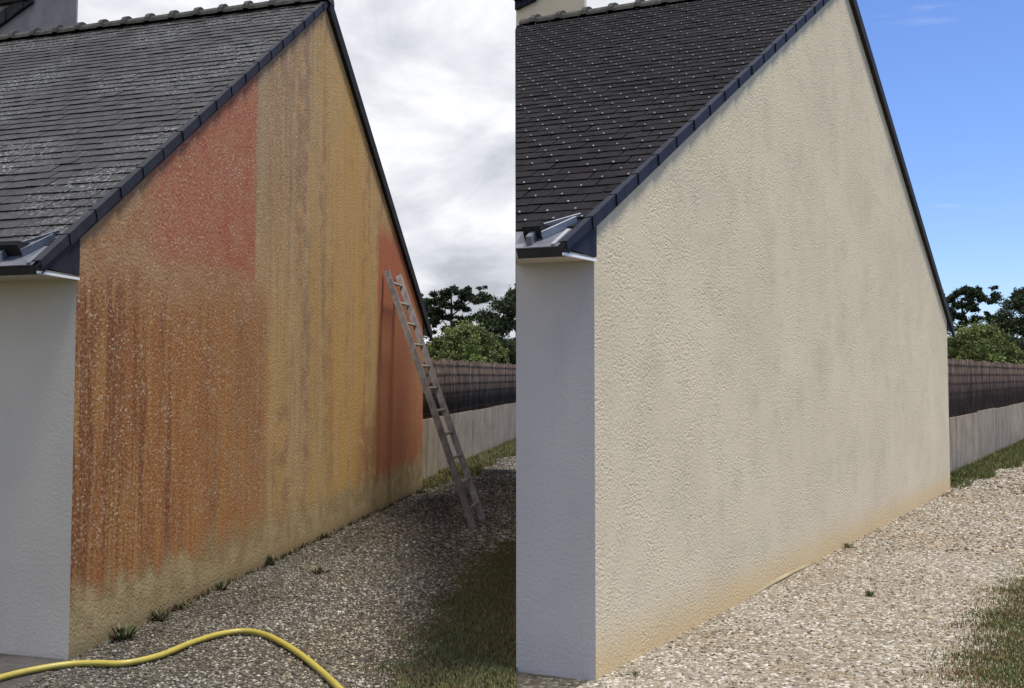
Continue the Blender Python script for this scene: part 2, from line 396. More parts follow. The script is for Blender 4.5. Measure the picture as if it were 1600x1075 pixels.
def slate_mat(name, dark, mid, lichen_gloss, lich_amt, rough, spec=.5):
    m = Mat(name, rough, spec); v = m.world(); r = m.rnd(); a = m.attr('tint')
    sr = m.n('ShaderNodeSeparateColor'); m.t.links.new(a, sr.inputs[0])
    rr = m.ma('FRACT', m.ma('ADD', r, sr.outputs[0]))
    n1 = m.noise(v, 9, 5, .65); n2 = m.noise(v, 42, 4, .7); n0 = m.noise(v, 1.2, 3)
    c = m.mix(m.ma('MULTIPLY', m.ma('ADD', m.ma('MULTIPLY', rr, .6), n1), .62), dark, mid)
    li = m.ma('MULTIPLY', m.ss(n2, .52, .66), m.ss(m.ma('ADD', m.ma('MULTIPLY', n1, .35), m.ma('MULTIPLY', n0, .65)), .44, .60))
    c = m.mix(m.ma('MULTIPLY', li, lich_amt), c, lichen_gloss)
    m.color(c); m.rough(m.ss(n1, .3, .7, rough - .12, rough + .15)); m.bump(m.ma('ADD', n1, m.ma('MULTIPLY', n2, .4)), .5, .006)
    return m.m
M = {}
M['stain'] = stained_gable(LH); M['clean'] = clean_gable(RH)
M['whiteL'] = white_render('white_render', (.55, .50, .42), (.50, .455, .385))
M['whiteR'] = white_render('shade_toned_white_render', (.46, .44, .43), (.42, .40, .40))  # same white as the left wall, with its bluish shade mixed into the colour
M['slateL'] = slate_mat('weathered_slate', (.008, .008, .0085), (.036, .035, .034), (.44, .45, .43), .7, .46, .24)  # pale patches: lichen, and the roof's white sky highlights painted in
M['slateR'] = slate_mat('dark_slate', (.006, .0055, .006), (.022, .0195, .021), (.09, .08, .08), .3, .80, .08)
M['deck'] = simple('roof_deck', (.02, .02, .02), (.03, .03, .03))
M['vergeL'] = simple('verge_slate', (.011, .012, .017), (.021, .022, .030), 9, .65, .3)
M['vergeR'] = simple('blue_verge_slate', (.008, .0095, .021), (.018, .021, .037), 9, .7, .25)
M['ridge'] = simple('ridge_clay', (.030, .030, .026), (.075, .072, .06), 14, .8, .3, .5, .01)
M['zinc'] = simple('zinc', (.16, .17, .20), (.24, .25, .28), 8, .42, .5, .05); bpy.data.materials['zinc'].node_tree.nodes['Principled BSDF'].inputs['Metallic'].default_value = .5
M['bzinc'] = simple('bright_zinc', (.50, .51, .54), (.66, .66, .68), 8, .4, .5, .05)
M['mzinc'] = simple('dull_zinc', (.27, .28, .30), (.38, .385, .40), 8, .55, .4, .05)
M['hook'] = simple('steel_hook', (.20, .20, .21), (.46, .46, .47), 30, .5, .4, .05)
M['gut'] = simple('dark_gutter', (.013, .013, .014), (.026, .026, .027), 8, .75, .2, .1)
M['soffit'] = simple('soffit_board', (.50, .46, .38), (.56, .52, .44), 3, .6, .3, .05)
M['trim'] = simple('white_trim', (.74, .74, .72), (.80, .80, .78), 3, .5, .3, .03)
M['wingL'] = simple('shaded_cream_render', (.20, .185, .18), (.26, .245, .24), 5, .9, .2, .3, .01)  # same cream as the right wing, with its shadow put into the colour
M['wingR'] = simple('cream_render', (.62, .53, .37), (.68, .59, .42), 5, .9, .2, .3, .01)
M['bounce_white'] = simple('bounce_white_render', (.74, .72, .68), (.78, .76, .72), 3, .9, .2, .3, .01)  # unseen end wall made white to bounce light into the left passage
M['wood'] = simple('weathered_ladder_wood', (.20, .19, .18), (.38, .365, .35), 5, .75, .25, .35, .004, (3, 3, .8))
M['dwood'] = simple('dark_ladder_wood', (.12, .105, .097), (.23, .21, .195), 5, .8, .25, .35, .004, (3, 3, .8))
M['rung'] = simple('pale_rung_wood', (.28, .25, .215), (.40, .365, .32), 9, .7, .25, .2)

# ------------------------------------------------------------------ houses
def slate_piece(h, fr, poly, rowb, lift, tilt, th):
    """solid slate from a clipped (a, b) polygon; lower end stands prouder"""
    O, ea, eb, en = fr; top = []; bot = []
    for a, b in poly:
        k = lift - tilt * (b - rowb)
        p = O + ea * a + eb * b + en * k
        top.append(p); bot.append(p - en * th)
    return bot, top

def build_house(h, side):
    left = side == 'L'
    root = empty('house', h.C0)
    e, g, n = h.e, h.g, h.n
    Z = Vector((0, 0, 1))
    LEN = 6.2 if left else None
    # direction of the end: left house square to itself, right house ends on the plot line
    def end_pt(P):
        """walk from P along e to the end of the house"""
        if left: return P + e * LEN
        t = -(P.dot(PN)) / e.dot(PN); return P + e * t
    T = .24
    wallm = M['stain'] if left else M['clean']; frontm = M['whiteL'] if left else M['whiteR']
    zw0 = -.35
    # gable wall: pentagon, mitred at the front corner so the front face keeps its own paint
    drop = .035
    zc = h.ze - drop; zap = h.za - drop
    outer = [h.C0 + Z * zw0, h.C1 + Z * zw0, h.C1 + Z * zc, Vector((h.A.x, h.A.y, zap)), h.C0 + Z * zc]
    mb = MB(); b = len(mb.v)
    inner = [p + e * T for p in outer]
    mb.v = [tuple(p) for p in outer + inner]
    mb.f = [(0, 1, 2, 3, 4), (9, 8, 7, 6, 5), (0, 4, 9, 5), (1, 6, 7, 2), (2, 7, 8, 3), (3, 8, 9, 4), (0, 5, 6, 1)]
    mb.mi = [0, 0, 1, 1, 0, 0, 0]
    gw = mb.build('gable_wall', wallm, root, mats=[frontm])
    uvl = gw.data.uv_layers.new(name='UVMap')
    for lp in gw.data.loops:
        p = Vector(gw.data.vertices[lp.vertex_index].co); uvl.data[lp.index].uv = ((p - h.C0).dot(g), p.z)
    gw['label'] = 'rust, red and ochre stained render' if left else 'clean cream roughcast render'
    # front wall
    P0 = h.C0 + e * T; P1 = end_pt(h.C0)
    mb = MB(); q = [P0 + Z * zw0, P1 + Z * zw0, P1 + Z * (h.zs + .02), P0 + Z * (h.zs + .02)]
    mb.prism(q, -h.nf * .2); fw = mb.build('front_wall', frontm, root); fw['label'] = 'white render front wall' if left else 'white front wall, bluish shade put into its colour'
    # rear wall and end wall
    P0 = h.C1 + e * T; P1 = end_pt(h.C1) - e * .15
    mb = MB(); mb.prism([P0 + Z * zw0, P1 + Z * zw0, P1 + Z * (h.zs + .02), P0 + Z * (h.zs + .02)], h.nf * .2); mb.build('rear_wall', frontm, root)
    E0, E1, EA = end_pt(h.C0), end_pt(h.C1), end_pt(h.A)
    ez = h.ze - .06
    mb = MB(); mb.prism([E0 + Z * zw0, E1 + Z * zw0, E1 + Z * ez, EA - Z * .06, E0 + Z * ez], (PN if not left else -e) * .15)
    mb.build('end_wall', M['bounce_white'], root)
    # roof deck: two slabs
    roofm = M['slateL'] if left else M['slateR']
    def plane_frame(tip, apex):
        up = (apex - tip); ea = e
        en = ea.cross(up).normalized()
        if en.z < 0: en = -en
        eb = en.cross(ea).normalized()
        if eb.z < 0: eb = -eb
        return tip.copy(), ea, eb, en
    vo = n * .014                                  # verge oversail
    frF = plane_frame(h.T, h.A); frR = plane_frame(h.Tr, h.A)
    mb = MB()
    for tip, fr in ((h.T, frF), (h.Tr, frR)):
        a0 = tip + vo; a1 = h.A + vo
        mb.prism([a0, a1, end_pt(h.A), end_pt(tip)], -fr[3] * .05)
    roof = mb.build('roof', M['deck'], root)
    # front slates: rows parallel to the eave, clipped to the roof outline
    O, ea, eb, en = frF
    to2 = lambda P: ((P - O).dot(ea), (P - O).dot(eb))
    ap2 = to2(h.A); B = ap2[1]
    # verge line from (0,0) to ap2, end line
    def half(p, q, inside):
        nx, ny = q[1] - p[1], -(q[0] - p[0]); l = math.hypot(nx, ny); nx /= l; ny /= l
        d = nx * p[0] + ny * p[1]
        if nx * inside[0] + ny * inside[1] > d: nx, ny, d = -nx, -ny, -d
        return (nx, ny), d
    e0, e1 = to2(end_pt(h.T)), to2(end_pt(h.A))
    cen = ((ap2[0] + e0[0] + e1[0]) / 4, B / 2)
    vs = (ap2[0] * .04 / B, 0)
    hv = half((0.02, 0), (ap2[0] + .02, ap2[1]), cen); he = half(e0, e1, cen)
    B0 = .235; EXP = .128; SW = .165 if not left else .175
    rows = int((B - .02 - B0) / EXP) + 1
    pieces = []
    for r in range(rows):
        b0 = B0 + r * EXP; b1 = min(b0 + EXP + .065, B - .015)
        lo = min(0, ap2[0], e0[0], e1[0]) - .4; hi = max(0, ap2[0], e0[0], e1[0]) + .4
        k = math.floor(lo / SW)
        while k * SW < hi:
            a0 = k * SW + (SW / 2 if r % 2 else 0) + random.uniform(-.004, .004); a1 = a0 + SW - .005
            bb = b0 + random.uniform(-.005, .005)
            ch = random.uniform(0, .010)
            p = [(a0, bb + ch), (a0 + random.uniform(.004, .02), bb), (a1 - random.uniform(.004, .02), bb), (a1, bb + random.uniform(0, .012)), (a1, b1), (a0, b1)]
            for (nn, dd) in (hv, he):
                p = clip(p, nn, dd)
                if len(p) < 3: break
            if len(p) >= 3 and area(p) > .0012:
                P = O + ea * ((a0 + a1) / 2) + eb * bb
                pieces.append((P, p, bb, random.uniform(.018, .022), r, (a0 + a1) / 2))
            k += 1
    def screen(P):
        v_ = P - Vector((0, 0, 1.6)); c, s = math.cos(PITCH), math.sin(PITCH)
        yy = v_.y * c + v_.z * s; zz = -v_.y * s + v_.z * c
        return CX + F * v_.x / yy, CY - F * zz / yy
    def vis(P):
        x, y = screen(P); return -15 < x < 1620 and -12 < y < 1090
    pieces.sort(key=lambda t: (not vis(t[0]), t[0].length))
    rest = MB(); tints = []
    for i, (P, p, bb, lift, r, ac) in enumerate(pieces):
        tl = random.uniform(.045, .062)
        bot, top = slate_piece(h, frF, p, bb, lift, tl, .0055)
        if i < 300:
            m1 = MB(); m1.prism([q - P for q in bot], top[0] - bot[0])
            o = m1.build('slate', roofm, None)
            o.location = P; o.parent = roof; o.matrix_parent_inverse = wmat(roof).inverted()
        else:
            c0 = len(rest.v); rest.prism(bot, top[0] - bot[0]); tints += [random.random()] * (len(rest.v) - c0)
    o = rest.build('slate_courses', roofm, roof); tag(o, kind='stuff')
    at = o.data.attributes.new('tint', 'FLOAT_COLOR', 'POINT')
    for i, t_ in enumerate(tints): at.data[i].color = (t_, t_, t_, 1)
    # hooks of the right-hand roof glint
    if not left:
        hk = MB()
        for (P, p, bb, lift, r, ac) in pieces:
            if not vis(P) or random.random() < .2: continue
            pts2 = [(ac - .004, bb - .003), (ac + .004, bb - .003), (ac + .004, bb + .010), (ac - .004, bb + .010)]
            ok = all(nn[0] * q[0] + nn[1] * q[1] <= dd - .01 for q in pts2 for nn, dd in (hv, he))
            if not ok: continue
            base = [O + ea * q[0] + eb * q[1] + en * (lift + .001) for q in pts2]
            hk.prism(base, en * .006)
        o = hk.build('slate_hooks', M['hook'], roof); tag(o, kind='stuff')
    # rear slope: courses as one part
    O2, ea2, eb2, en2 = frR
    to2r = lambda P: ((P - O2).dot(ea2), (P - O2).dot(eb2))
    r0, r1, rA, rE = (0, 0), to2r(end_pt(h.Tr)), to2r(h.A), to2r(end_pt(h.A))
    cr = ((r1[0] + rA[0] + rE[0]) / 4, rA[1] / 2)
    hv2 = half((.02, 0), (rA[0] + .02, rA[1]), cr); he2 = half(r1, rE, cr)
    mb = MB(); k = 0
    while .02 + k * EXP < rA[1] - .03:
        b0 = .02 + k * EXP; b1 = min(b0 + EXP + .06, rA[1] - .02); p = [(-4, b0), (12, b0), (12, b1), (-4, b1)]
        for nn, dd in (hv2, he2): p = clip(p, nn, dd) if len(p) >= 3 else p
        if len(p) >= 3:
            bot, top = slate_piece(h, frR, p, b0, .028, .1, .007); mb.prism(bot, top[0] - bot[0])
        k += 1
    o = mb.build('rear_slate_courses', roofm, roof); tag(o, kind='stuff')
    # verge slates along the front rake: folded plates that overlap like scales
    vm = M['vergeL'] if left else M['vergeR']
    sd_ = (h.A - h.T).normalized(); LS = (h.A - h.T).length; PLn = .33; kcount = int(LS / PLn) + 1
    enF = frF[3]; rise = enF
    for k in range(kcount):
        s0 = k * PLn; s1 = min(s0 + PLn + .05, LS - .01)
        if s1 - s0 < .1: continue
        po, pi = .028 + random.uniform(-.002, .002), .018
        down = .030
        mb = MB(); ptsA = []
        for s_, pr, dn, up in ((s0, po, down + .006 + random.uniform(0, .004), .026), (s1, pi, down, .021)):
            B_ = h.T + sd_ * s_
            lo_ = Z * -min(dn, max(.012, B_.z - (h.zs - .012)))
            ptsA.append([B_ + n * pr + lo_, B_ + n * (pr + .010) + lo_, B_ + n * (pr + .010) + rise * (up + .009), B_ - n * .012 + rise * (up + .007), B_ - n * .012 + rise * up, B_ + n * pr + rise * up])
        b_ = len(mb.v); mb.v += [tuple(p) for q in ptsA for p in q]
        for i in range(6):
            j = (i + 1) % 6; mb.f.append((b_ + i, b_ + j, b_ + 6 + j, b_ + 6 + i)); mb.mi.append(0)
        mb.f.append(tuple(b_ + i for i in range(5, -1, -1))); mb.f.append(tuple(b_ + 6 + i for i in range(6))); mb.mi += [0, 0]
        mb.build('verge_slate', vm, roof)
    # rear rake board
    mb = MB(); rn = frR[3]
    a0 = h.Tr + n * .016; a1 = h.A + n * .016
    mb.prism([a0 + rn * .045, a1 + rn * .045, a1 - Z * .085, a0 - Z * .085], n * .028)
    mb.build('rear_rake_board', M['gut'], roof)
    # boxed eaves: end cap, soffit, trim
    for tip, corner, nm in ((h.T, h.C0, 1), (h.Tr, h.C1, -1)):
        cp = [tip + Z * 0, corner + Z * (h.zs - .015), corner + Z * (h.ze - .04)]
        cp = [p + n * .003 for p in cp]
        mb = MB(); mb.prism(cp, n * .013); mb.build('eave_end_cap', vm, roof)
        s0, s1 = tip + g * (.06 * nm) - Z * .012, Vector((corner.x, corner.y, h.zs - .012))
        mb = MB(); mb.prism([s0, s1, end_pt(s1), end_pt(s0)], -Z * .02); mb.build('soffit', M['soffit'], roof)
        mb = MB(); t0 = Vector((tip.x, tip.y, h.zs - .026)); t1 = Vector((corner.x, corner.y, h.zs - .026))
        mb.prism([t0 + n * .004, t1 + n * .004, t1 + n * .004 - Z * .014, t0 + n * .004 - Z * .014], n * .014); mb.build('soffit_trim', M['trim'], roof)
    # slope gutter: zinc apron below, upstand board, brackets, end return
    O, ea, eb, en = frF
    def fp(a, b, k): return O + ea * a + eb * b + en * k
    sk = ap2[0] / B                                # verge slant in the frame
    aE = lambda b: e0[0] + (e1[0] - e0[0]) * b / B  # where the house ends
    va = lambda b: sk * b + .02
    mb = MB(); mb.prism([fp(va(0), .0, .004), fp(aE(0) - .0, .0, .004), fp(aE(.23), .23, .004), fp(va(.23), .23, .004)], en * .006)
    mb.build('zinc_apron', M['zinc'], roof)
    mb = MB(); ag = .13
    prof = [(.115, .010), (.100, .085), (.118, .100), (.205, .040), (.20, .012)]
    A0 = [fp(va(b) + ag, b, k) for b, k in prof]; A1 = [fp(aE(b) - .05, b, k) for b, k in prof]
    b_ = len(mb.v); mb.v += [tuple(p) for p in A0 + A1]; nn_ = len(prof)
    for i in range(nn_):
        j = (i + 1) % nn_; mb.f.append((i, j, nn_ + j, nn_ + i)); mb.mi.append(0)
    mb.f.append(tuple(range(nn_ - 1, -1, -1))); mb.f.append(tuple(range(nn_, 2 * nn_))); mb.mi += [0, 0]
    gut = mb.build('gutter', M['gut'], roof)
    a_b = va(.1) + ag + (.10 if left else .03)
    mb = MB(); mb.prism([fp(a_b, .035, .011), fp(a_b + .03, .035, .011), fp(a_b + .03, .103, .011), fp(a_b, .103, .011)], en * .045); mb.build('bracket', M['zinc'], gut)
    # end return: bright zinc upstand climbing to the verge
    zm = M['zinc'] if left else M['mzinc']
    def strip(p, q, k0, k1, wdt, mat, nm):
        m2 = MB(); u_ = (q - p).normalized(); sdv = u_.cross(en).normalized() * wdt
        m2.prism([p + en * k0, q + en * k0, q + en * k0 + sdv, p + en * k0 + sdv], en * (k1 - k0)); return m2.build(nm, mat, roof)
    strip(fp(va(.11) + ag + .004, .108, 0), fp(va(.30) + .03, .30, 0), .012, .052, .012, zm, 'gutter_end_return')
    strip(fp(va(.21) + ag + .06, .216, 0), fp(va(.345) + .02, .352, 0), .030, .046, -.012, zm, 'gutter_flashing')
    strip(fp(va(0.0) + .015, .004, 0), fp(va(.20) + .015, .20, 0), .010, .022, -.022, zm, 'verge_flashing')
    # ridge tiles with raised collars
    RL = (EA - h.A).length; TL = .30; k = 0
    s0 = -.05
    while s0 < RL - .12:
        s1 = min(s0 + TL, RL - (.005 if left else .09)); c = h.A + Z * .012
        mb = MB(); N_ = 9
        hor = g
        def ring(s_, rad, zoff=0): return [c + e * s_ + hor * (rad * math.cos(math.pi * i / (N_ - 1))) * 1.1 + Z * (rad * .92 * math.sin(math.pi * i / (N_ - 1)) - .025 + zoff) for i in range(N_)]
        rings = [ring(s0, .098), ring(s0, .124), ring(s0 + .055, .124), ring(s0 + .062, .098), ring(s1 + .0, .092)]
        for rg in rings: mb.v += [tuple(p) for p in rg]
        for i in range(len(rings) - 1):
            for j in range(N_ - 1): mb.f.append((i * N_ + j, i * N_ + j + 1, (i + 1) * N_ + j + 1, (i + 1) * N_ + j)); mb.mi.append(0)
        mb.f.append(tuple(range(N_))); mb.f.append(tuple((len(rings) - 1) * N_ + j for j in range(N_ - 1, -1, -1))); mb.mi += [0, 0]
        mb.build('ridge_tile', M['ridge'], roof)
        s0 += TL
    # taller wing rising behind the ridge
    corner = (118, 52) if left else (913, 22)
    dW = h.A.y + (3.0 if left else 1.6)
    Wp = at_depth(corner[0], corner[1], dW); Wp.z = 0
    wm_ = M['wingL'] if left else M['wingR']
    g2 = -g
    topz = 1.6 + 640 / F * (dW + 1.0)
    W2 = Wp - g * 0 + e * 3.4
    if not left:
        t = -(Wp.dot(PN)) / e.dot(PN); W2 = Wp + e * t
    rd = Vector((Wp.x, Wp.y, 0)).normalized(); dep = rd * 1.5 + e * -.03
    mb = MB(); mb.prism([Wp, W2, W2 + Z * topz, Wp + Z * topz], dep)
    wing = mb.build('upper_wing_wall', wm_, root); wing['label'] = 'taller rendered wall rising behind the ridge'
    # its slate verge, climbing to the right, and the dark gutter line above
    va_, vb_ = ((0, 44), (52, 6)) if left else ((807, 17), (838, 2))
    nfw = -g
    q0 = on_plane(*va_, Wp, Vector((-e.y, e.x, 0))); q1 = on_plane(*vb_, Wp, Vector((-e.y, e.x, 0)))
    q0 = q0 + (q0 - q1) * (.8 if left else 0)
    for i in range(7):
        pa = q0.lerp(q1, i / 7); pb = q0.lerp(q1, (i + 1.12) / 7)
        mb = MB(); mb.prism([pa + Z * .0, pb + Z * .0, pb + Z * .17, pa + Z * .17], h.nf * (.05 + .01 * (i % 2))); mb.build('verge_slate', vm, wing)
    la = on_plane(*((0, 10) if left else (807, 4)), Wp, Vector((-e.y, e.x, 0))); lb = on_plane(*((51, 2) if left else (842, -3)), Wp, Vector((-e.y, e.x, 0)))
    mb = MB(); mb.prism([la, lb, lb + Z * .07, la + Z * .07], h.nf * .09); mb.build('eave_board', M['gut'], wing)
    return root
hl = build_house(LH, 'L'); tag(hl, 'slate roofed house with rust red and ochre stained gable behind the ladder', 'house')
hr = build_house(RH, 'R'); tag(hr, 'slate roofed house with clean cream roughcast gable in the sun', 'house')

# ------------------------------------------------------------------ ground
def flat(name, pts, z, mat, sub=None):
    me = bpy.data.meshes.new(name); me.from_pydata([(p[0], p[1], z) for p in pts], [], [tuple(range(len(pts)))])
    o = link(name, me, mat)
    if me.polygons[0].normal.z < 0: me.flip_normals()
    return tag(o, kind='structure')
m = Mat('meadow_ground', .95, .1); v = m.world()
m.color(m.mix(m.ss(m.noise(v, .5, 6), .35, .65), (.055, .065, .022), (.11, .095, .045))); m.bump(m.noise(v, 30, 4), .6, .02); M['ground'] = m.m
flat('ground', [(-900, -60), (900, -60), (900, 2500), (-900, 2500)], 0.0, M['ground'])
def gravel_sheet(name, cols):
    m = Mat(name, .9, .2); v = m.world(); vc = m.voro(v, 42, 'F1', 'Color'); sc = m.n('ShaderNodeSeparateColor'); m.t.links.new(vc, sc.inputs[0])
    c = m.mix(sc.outputs[0], cols[0], cols[1]); c = m.mix(m.ss(sc.outputs[1], .75, .95), c, cols[2]); c = m.mix(m.ss(m.noise(v, 2.2, 5), .5, .7, 0, .55), c, cols[3])
    m.color(c); m.bump(m.voro(v, 42), .9, -.02)
    return m.m
M['gravL'] = gravel_sheet('shade_toned_gravel', ((.045, .039, .029), (.10, .09, .068), (.18, .165, .13), (.055, .043, .03)))  # left gravel darker than the right: overcast shade put into the colour
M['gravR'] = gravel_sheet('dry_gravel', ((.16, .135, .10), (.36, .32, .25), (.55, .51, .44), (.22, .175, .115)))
Lg = lambda s, o=0: LH.C0 + LH.g * s + LH.n * o
Rg = lambda s, o=0: RH.C0 + RH.g * s + RH.n * o
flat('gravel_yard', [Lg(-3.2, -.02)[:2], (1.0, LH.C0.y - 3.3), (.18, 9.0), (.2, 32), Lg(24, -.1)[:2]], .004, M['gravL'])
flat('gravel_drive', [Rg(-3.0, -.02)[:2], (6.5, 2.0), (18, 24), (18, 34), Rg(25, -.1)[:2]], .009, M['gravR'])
M['tar'] = simple('old_tarmac', (.040, .036, .033), (.075, .068, .062), 5, .85, .3, .6, .01)
pa = ground(103, 1034); pb = ground(60, 1066)
flat('paved_apron', [pa[:2], pb[:2], (pb.x - .3, pb.y - 1.2), (-7, pb.y - 1.0), (-9, pa.y + 1.5), (pa + LH.e * 3)[:2]], .009, M['tar'])

# gravel stones: angular pebbles, one mass per yard
t_ = (1 + 5 ** .5) / 2
ICO = np.array([(-1, t_, 0), (1, t_, 0), (-1, -t_, 0), (1, -t_, 0), (0, -1, t_), (0, 1, t_), (0, -1, -t_), (0, 1, -t_), (t_, 0, -1), (t_, 0, 1), (-t_, 0, -1), (-t_, 0, 1)]) / math.hypot(1, t_)
ICF = np.array([(0, 11, 5), (0, 5, 1), (0, 1, 7), (0, 7, 10), (0, 10, 11), (1, 5, 9), (5, 11, 4), (11, 10, 2), (10, 7, 6), (7, 1, 8), (3, 9, 4), (3, 4, 2), (3, 2, 6), (3, 6, 8), (3, 8, 9), (4, 9, 5), (2, 4, 11), (6, 2, 10), (8, 6, 7), (9, 8, 1)])
def stones(name, pos, size, pal, wts, mat, soil_shade_gain=None):
    n = len(pos)
    darkened = None
    V = ICO[None] * (1 + rng.uniform(-.28, .28, (n, 12, 1)))
    V = V * np.stack([rng.uniform(.75, 1.35, n), rng.uniform(.6, 1.0, n), rng.uniform(.4, .75, n)], 1)[:, None, :]
    a = rng.uniform(0, 6.28, n); ca, sa = np.cos(a)[:, None], np.sin(a)[:, None]
    tl = rng.normal(0, .3, n); ct, st = np.cos(tl)[:, None], np.sin(tl)[:, None]
    y = V[..., 1] * ct - V[..., 2] * st; z = V[..., 1] * st + V[..., 2] * ct; x = V[..., 0]
    V = np.stack([x * ca - y * sa, x * sa + y * ca, z], 2) * size[:, None, None]
    P = np.column_stack([pos, np.full(n, .004) + size * .22])
    V = (V + P[:, None, :]).reshape(-1, 3)
    Fc = (ICF[None] + (np.arange(n) * 12)[:, None, None]).reshape(-1, 3)
    pal = np.array(pal); c = pal[rng.choice(len(pal), n, p=wts)] * rng.uniform(.7, 1.25, (n, 1)); X, Y = pos[:, 0], pos[:, 1]
    f = np.clip(.5 + .5 * (np.sin(X * 2.3 + 1.7 * np.sin(Y * 1.1)) * np.sin(Y * 1.9 + 1.2 * np.sin(X * 3.1 + 1))) + rng.normal(0, .25, n), 0, 1)[:, None]; c = c * (1 - f * np.array([[.24, .33, .45]]))
    if soil_shade_gain is not None: c = c * soil_shade_gain(pos)[:, None]
    o = np_mesh(name, V, Fc, mat, None, {'tint': np.repeat(c, 12, 0)}); return tag(o, kind='stuff')
def scatter(poly_test, x0, x1, y0, y1, dens):
    n = int((x1 - x0) * (y1 - y0) * dens); p = np.column_stack([rng.uniform(x0, x1, n), rng.uniform(y0, y1, n)])
    return p[poly_test(p)]
def side_of(p, c, g_, n_, lo=.01):
    d = (p[:, 0] - c.x) * n_.x + (p[:, 1] - c.y) * n_.y; return d
def interp_edge(pts, y):
    pts = sorted(pts); return np.interp(y, [a for a, b in pts], [b for a, b in pts])
# lawn edges (plan): x of the edge for a given y
eL = [ground(*q) for q in ((628, 1075), (668, 1010), (712, 950), (752, 893), (806, 848))]
edgeL = [(q.y, q.x) for q in eL]
eR = [ground(*q) for q in ((1505, 1075), (1530, 1010), (1562, 950), (1600, 915), (1660, 870))]
edgeR = [(q.y, q.x) for q in eR]
def lawnL(p, wob=.0):
    x = interp_edge(edgeL, p[:, 1]) + .10 * np.sin(p[:, 1] * 7.3) * .5 + .05 * np.sin(p[:, 1] * 19 + 1)
    return (p[:, 0] > x + wob * rng.normal(0, 1, len(p))) & (p[:, 1] < edgeL[-1][0])
def lawnR(p, wob=.0):
    x = interp_edge(edgeR, p[:, 1]) + .06 * np.sin(p[:, 1] * 6.1) + .05 * np.sin(p[:, 1] * 17 + 2)
    return (p[:, 0] > x + wob * rng.normal(0, 1, len(p))) & (p[:, 1] < edgeR[-1][0])
def yardL(p):
    return (side_of(p, LH.C0, LH.g, LH.n) > .0) & (p[:, 0] < PL.x / PL.y * p[:, 1] - .0) & ~lawnL(p, .07)
def yardR(p):
    return (side_of(p, RH.C0, RH.g, RH.n) > .0) & (p[:, 0] < .50 * p[:, 1] + .1) & ~lawnR(p, .07)
M['stone'] = None
m = Mat('gravel_stone', .85, .25); m.color(m.mix(m.ss(m.noise(m.world(), 90, 3), .4, .7, 0, .35), m.attr('tint'), (.10, .085, .06))); M['stone'] = m.m
palL = [(.085, .078, .060), (.145, .136, .108), (.23, .22, .182), (.050, .045, .036), (.115, .092, .062), (.32, .31, .27)]  # overcast dimness of the left yard put into the stone colours
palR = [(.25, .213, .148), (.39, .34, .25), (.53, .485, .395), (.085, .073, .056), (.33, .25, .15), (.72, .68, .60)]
wts = [.22, .25, .18, .19, .08, .08]
pts = []; sz = []
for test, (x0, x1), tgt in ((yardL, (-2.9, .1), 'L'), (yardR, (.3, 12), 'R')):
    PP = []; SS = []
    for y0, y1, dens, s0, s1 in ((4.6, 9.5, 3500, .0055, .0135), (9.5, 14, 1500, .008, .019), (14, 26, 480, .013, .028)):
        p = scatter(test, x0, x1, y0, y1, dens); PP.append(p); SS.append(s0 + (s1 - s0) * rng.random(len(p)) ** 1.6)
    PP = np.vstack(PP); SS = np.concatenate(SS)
    o = stones('gravel_stones', PP, SS, palL if tgt == 'L' else palR, wts, M['stone'], (lambda p: .95 + 1.05 * np.clip((side_of(p, LH.C0, LH.g, LH.n) - .25 + .12 * np.sin(p[:, 1] * 3.1)) / 1.5, 0, 1)) if tgt == 'L' else None)  # paler away from the wall: less soil, plus colour raised against the house's shadow
    tag(o, 'damp grey brown gravel stones, overcast shade in their colour, beside the stained gable' if tgt == 'L' else 'dry pale gravel stones beside the clean cream gable', 'gravel')

# grass: blades
m = Mat('grass_blade', .8, .2); m.color(m.attr('tint')); M['grass'] = m.m
def blades(name, pos, hgt, wid, label, greens, brown=.2):
    n = len(pos); a = rng.uniform(0, 6.28, n); ln = rng.uniform(.1, .8, n); d = rng.uniform(0, 6.28, n)
    H = hgt * rng.uniform(.5, 1.25, n)
    w_ = np.column_stack([np.cos(a), np.sin(a), np.zeros(n)]) * (wid / 2)
    b = np.column_stack([pos, np.full(n, .002)]) if pos.shape[1] == 2 else pos
    bd = np.column_stack([np.cos(d), np.sin(d), np.zeros(n)])
    mid = b + bd * (H * ln * .35)[:, None] + np.array([0, 0, 1]) * (H * .6)[:, None]
    tip = b + bd * (H * ln)[:, None] + np.array([0, 0, 1]) * H[:, None]
    V = np.stack([b - w_, b + w_, mid + w_ * .7, mid - w_ * .7, tip], 1).reshape(-1, 3)
    base = (np.arange(n) * 5)[:, None]
    Fc = np.vstack([base + np.array([[0, 1, 2]]), base + np.array([[0, 2, 3]]), base + np.array([[3, 2, 4]])])
    gr = np.array(greens); c = gr[rng.integers(0, len(gr), n)]
    f = np.sin(pos[:, 0] * 9 + 1.3 * np.sin(pos[:, 1] * 5)) * np.sin(pos[:, 1] * 6.5 + 2) * .5 + .5
    br = rng.random(n) < brown * (.35 + 1.5 * f)
    c = np.where(br[:, None], np.array([(.21, .145, .07)]), c) * rng.uniform(.7, 1.25, (n, 1))
    o = np_mesh(name, V, Fc, M['grass'], None, {'tint': np.repeat(c, 5, 0)})
    return tag(o, label, 'grass', kind='stuff')
G1 = [(.115, .135, .045), (.15, .165, .06), (.19, .185, .08)]; G2 = [(.085, .125, .028), (.12, .155, .040), (.15, .165, .06)]
p = scatter(lambda p: lawnL(p, .13) & (p[:, 0] < PL.x / PL.y * p[:, 1]), -.9, .1, 4.8, 10.4, 16000)
blades('lawn_grass', p, .030, .007, 'dark short lawn edge with brown patches beside the damp gravel', G1, .3)
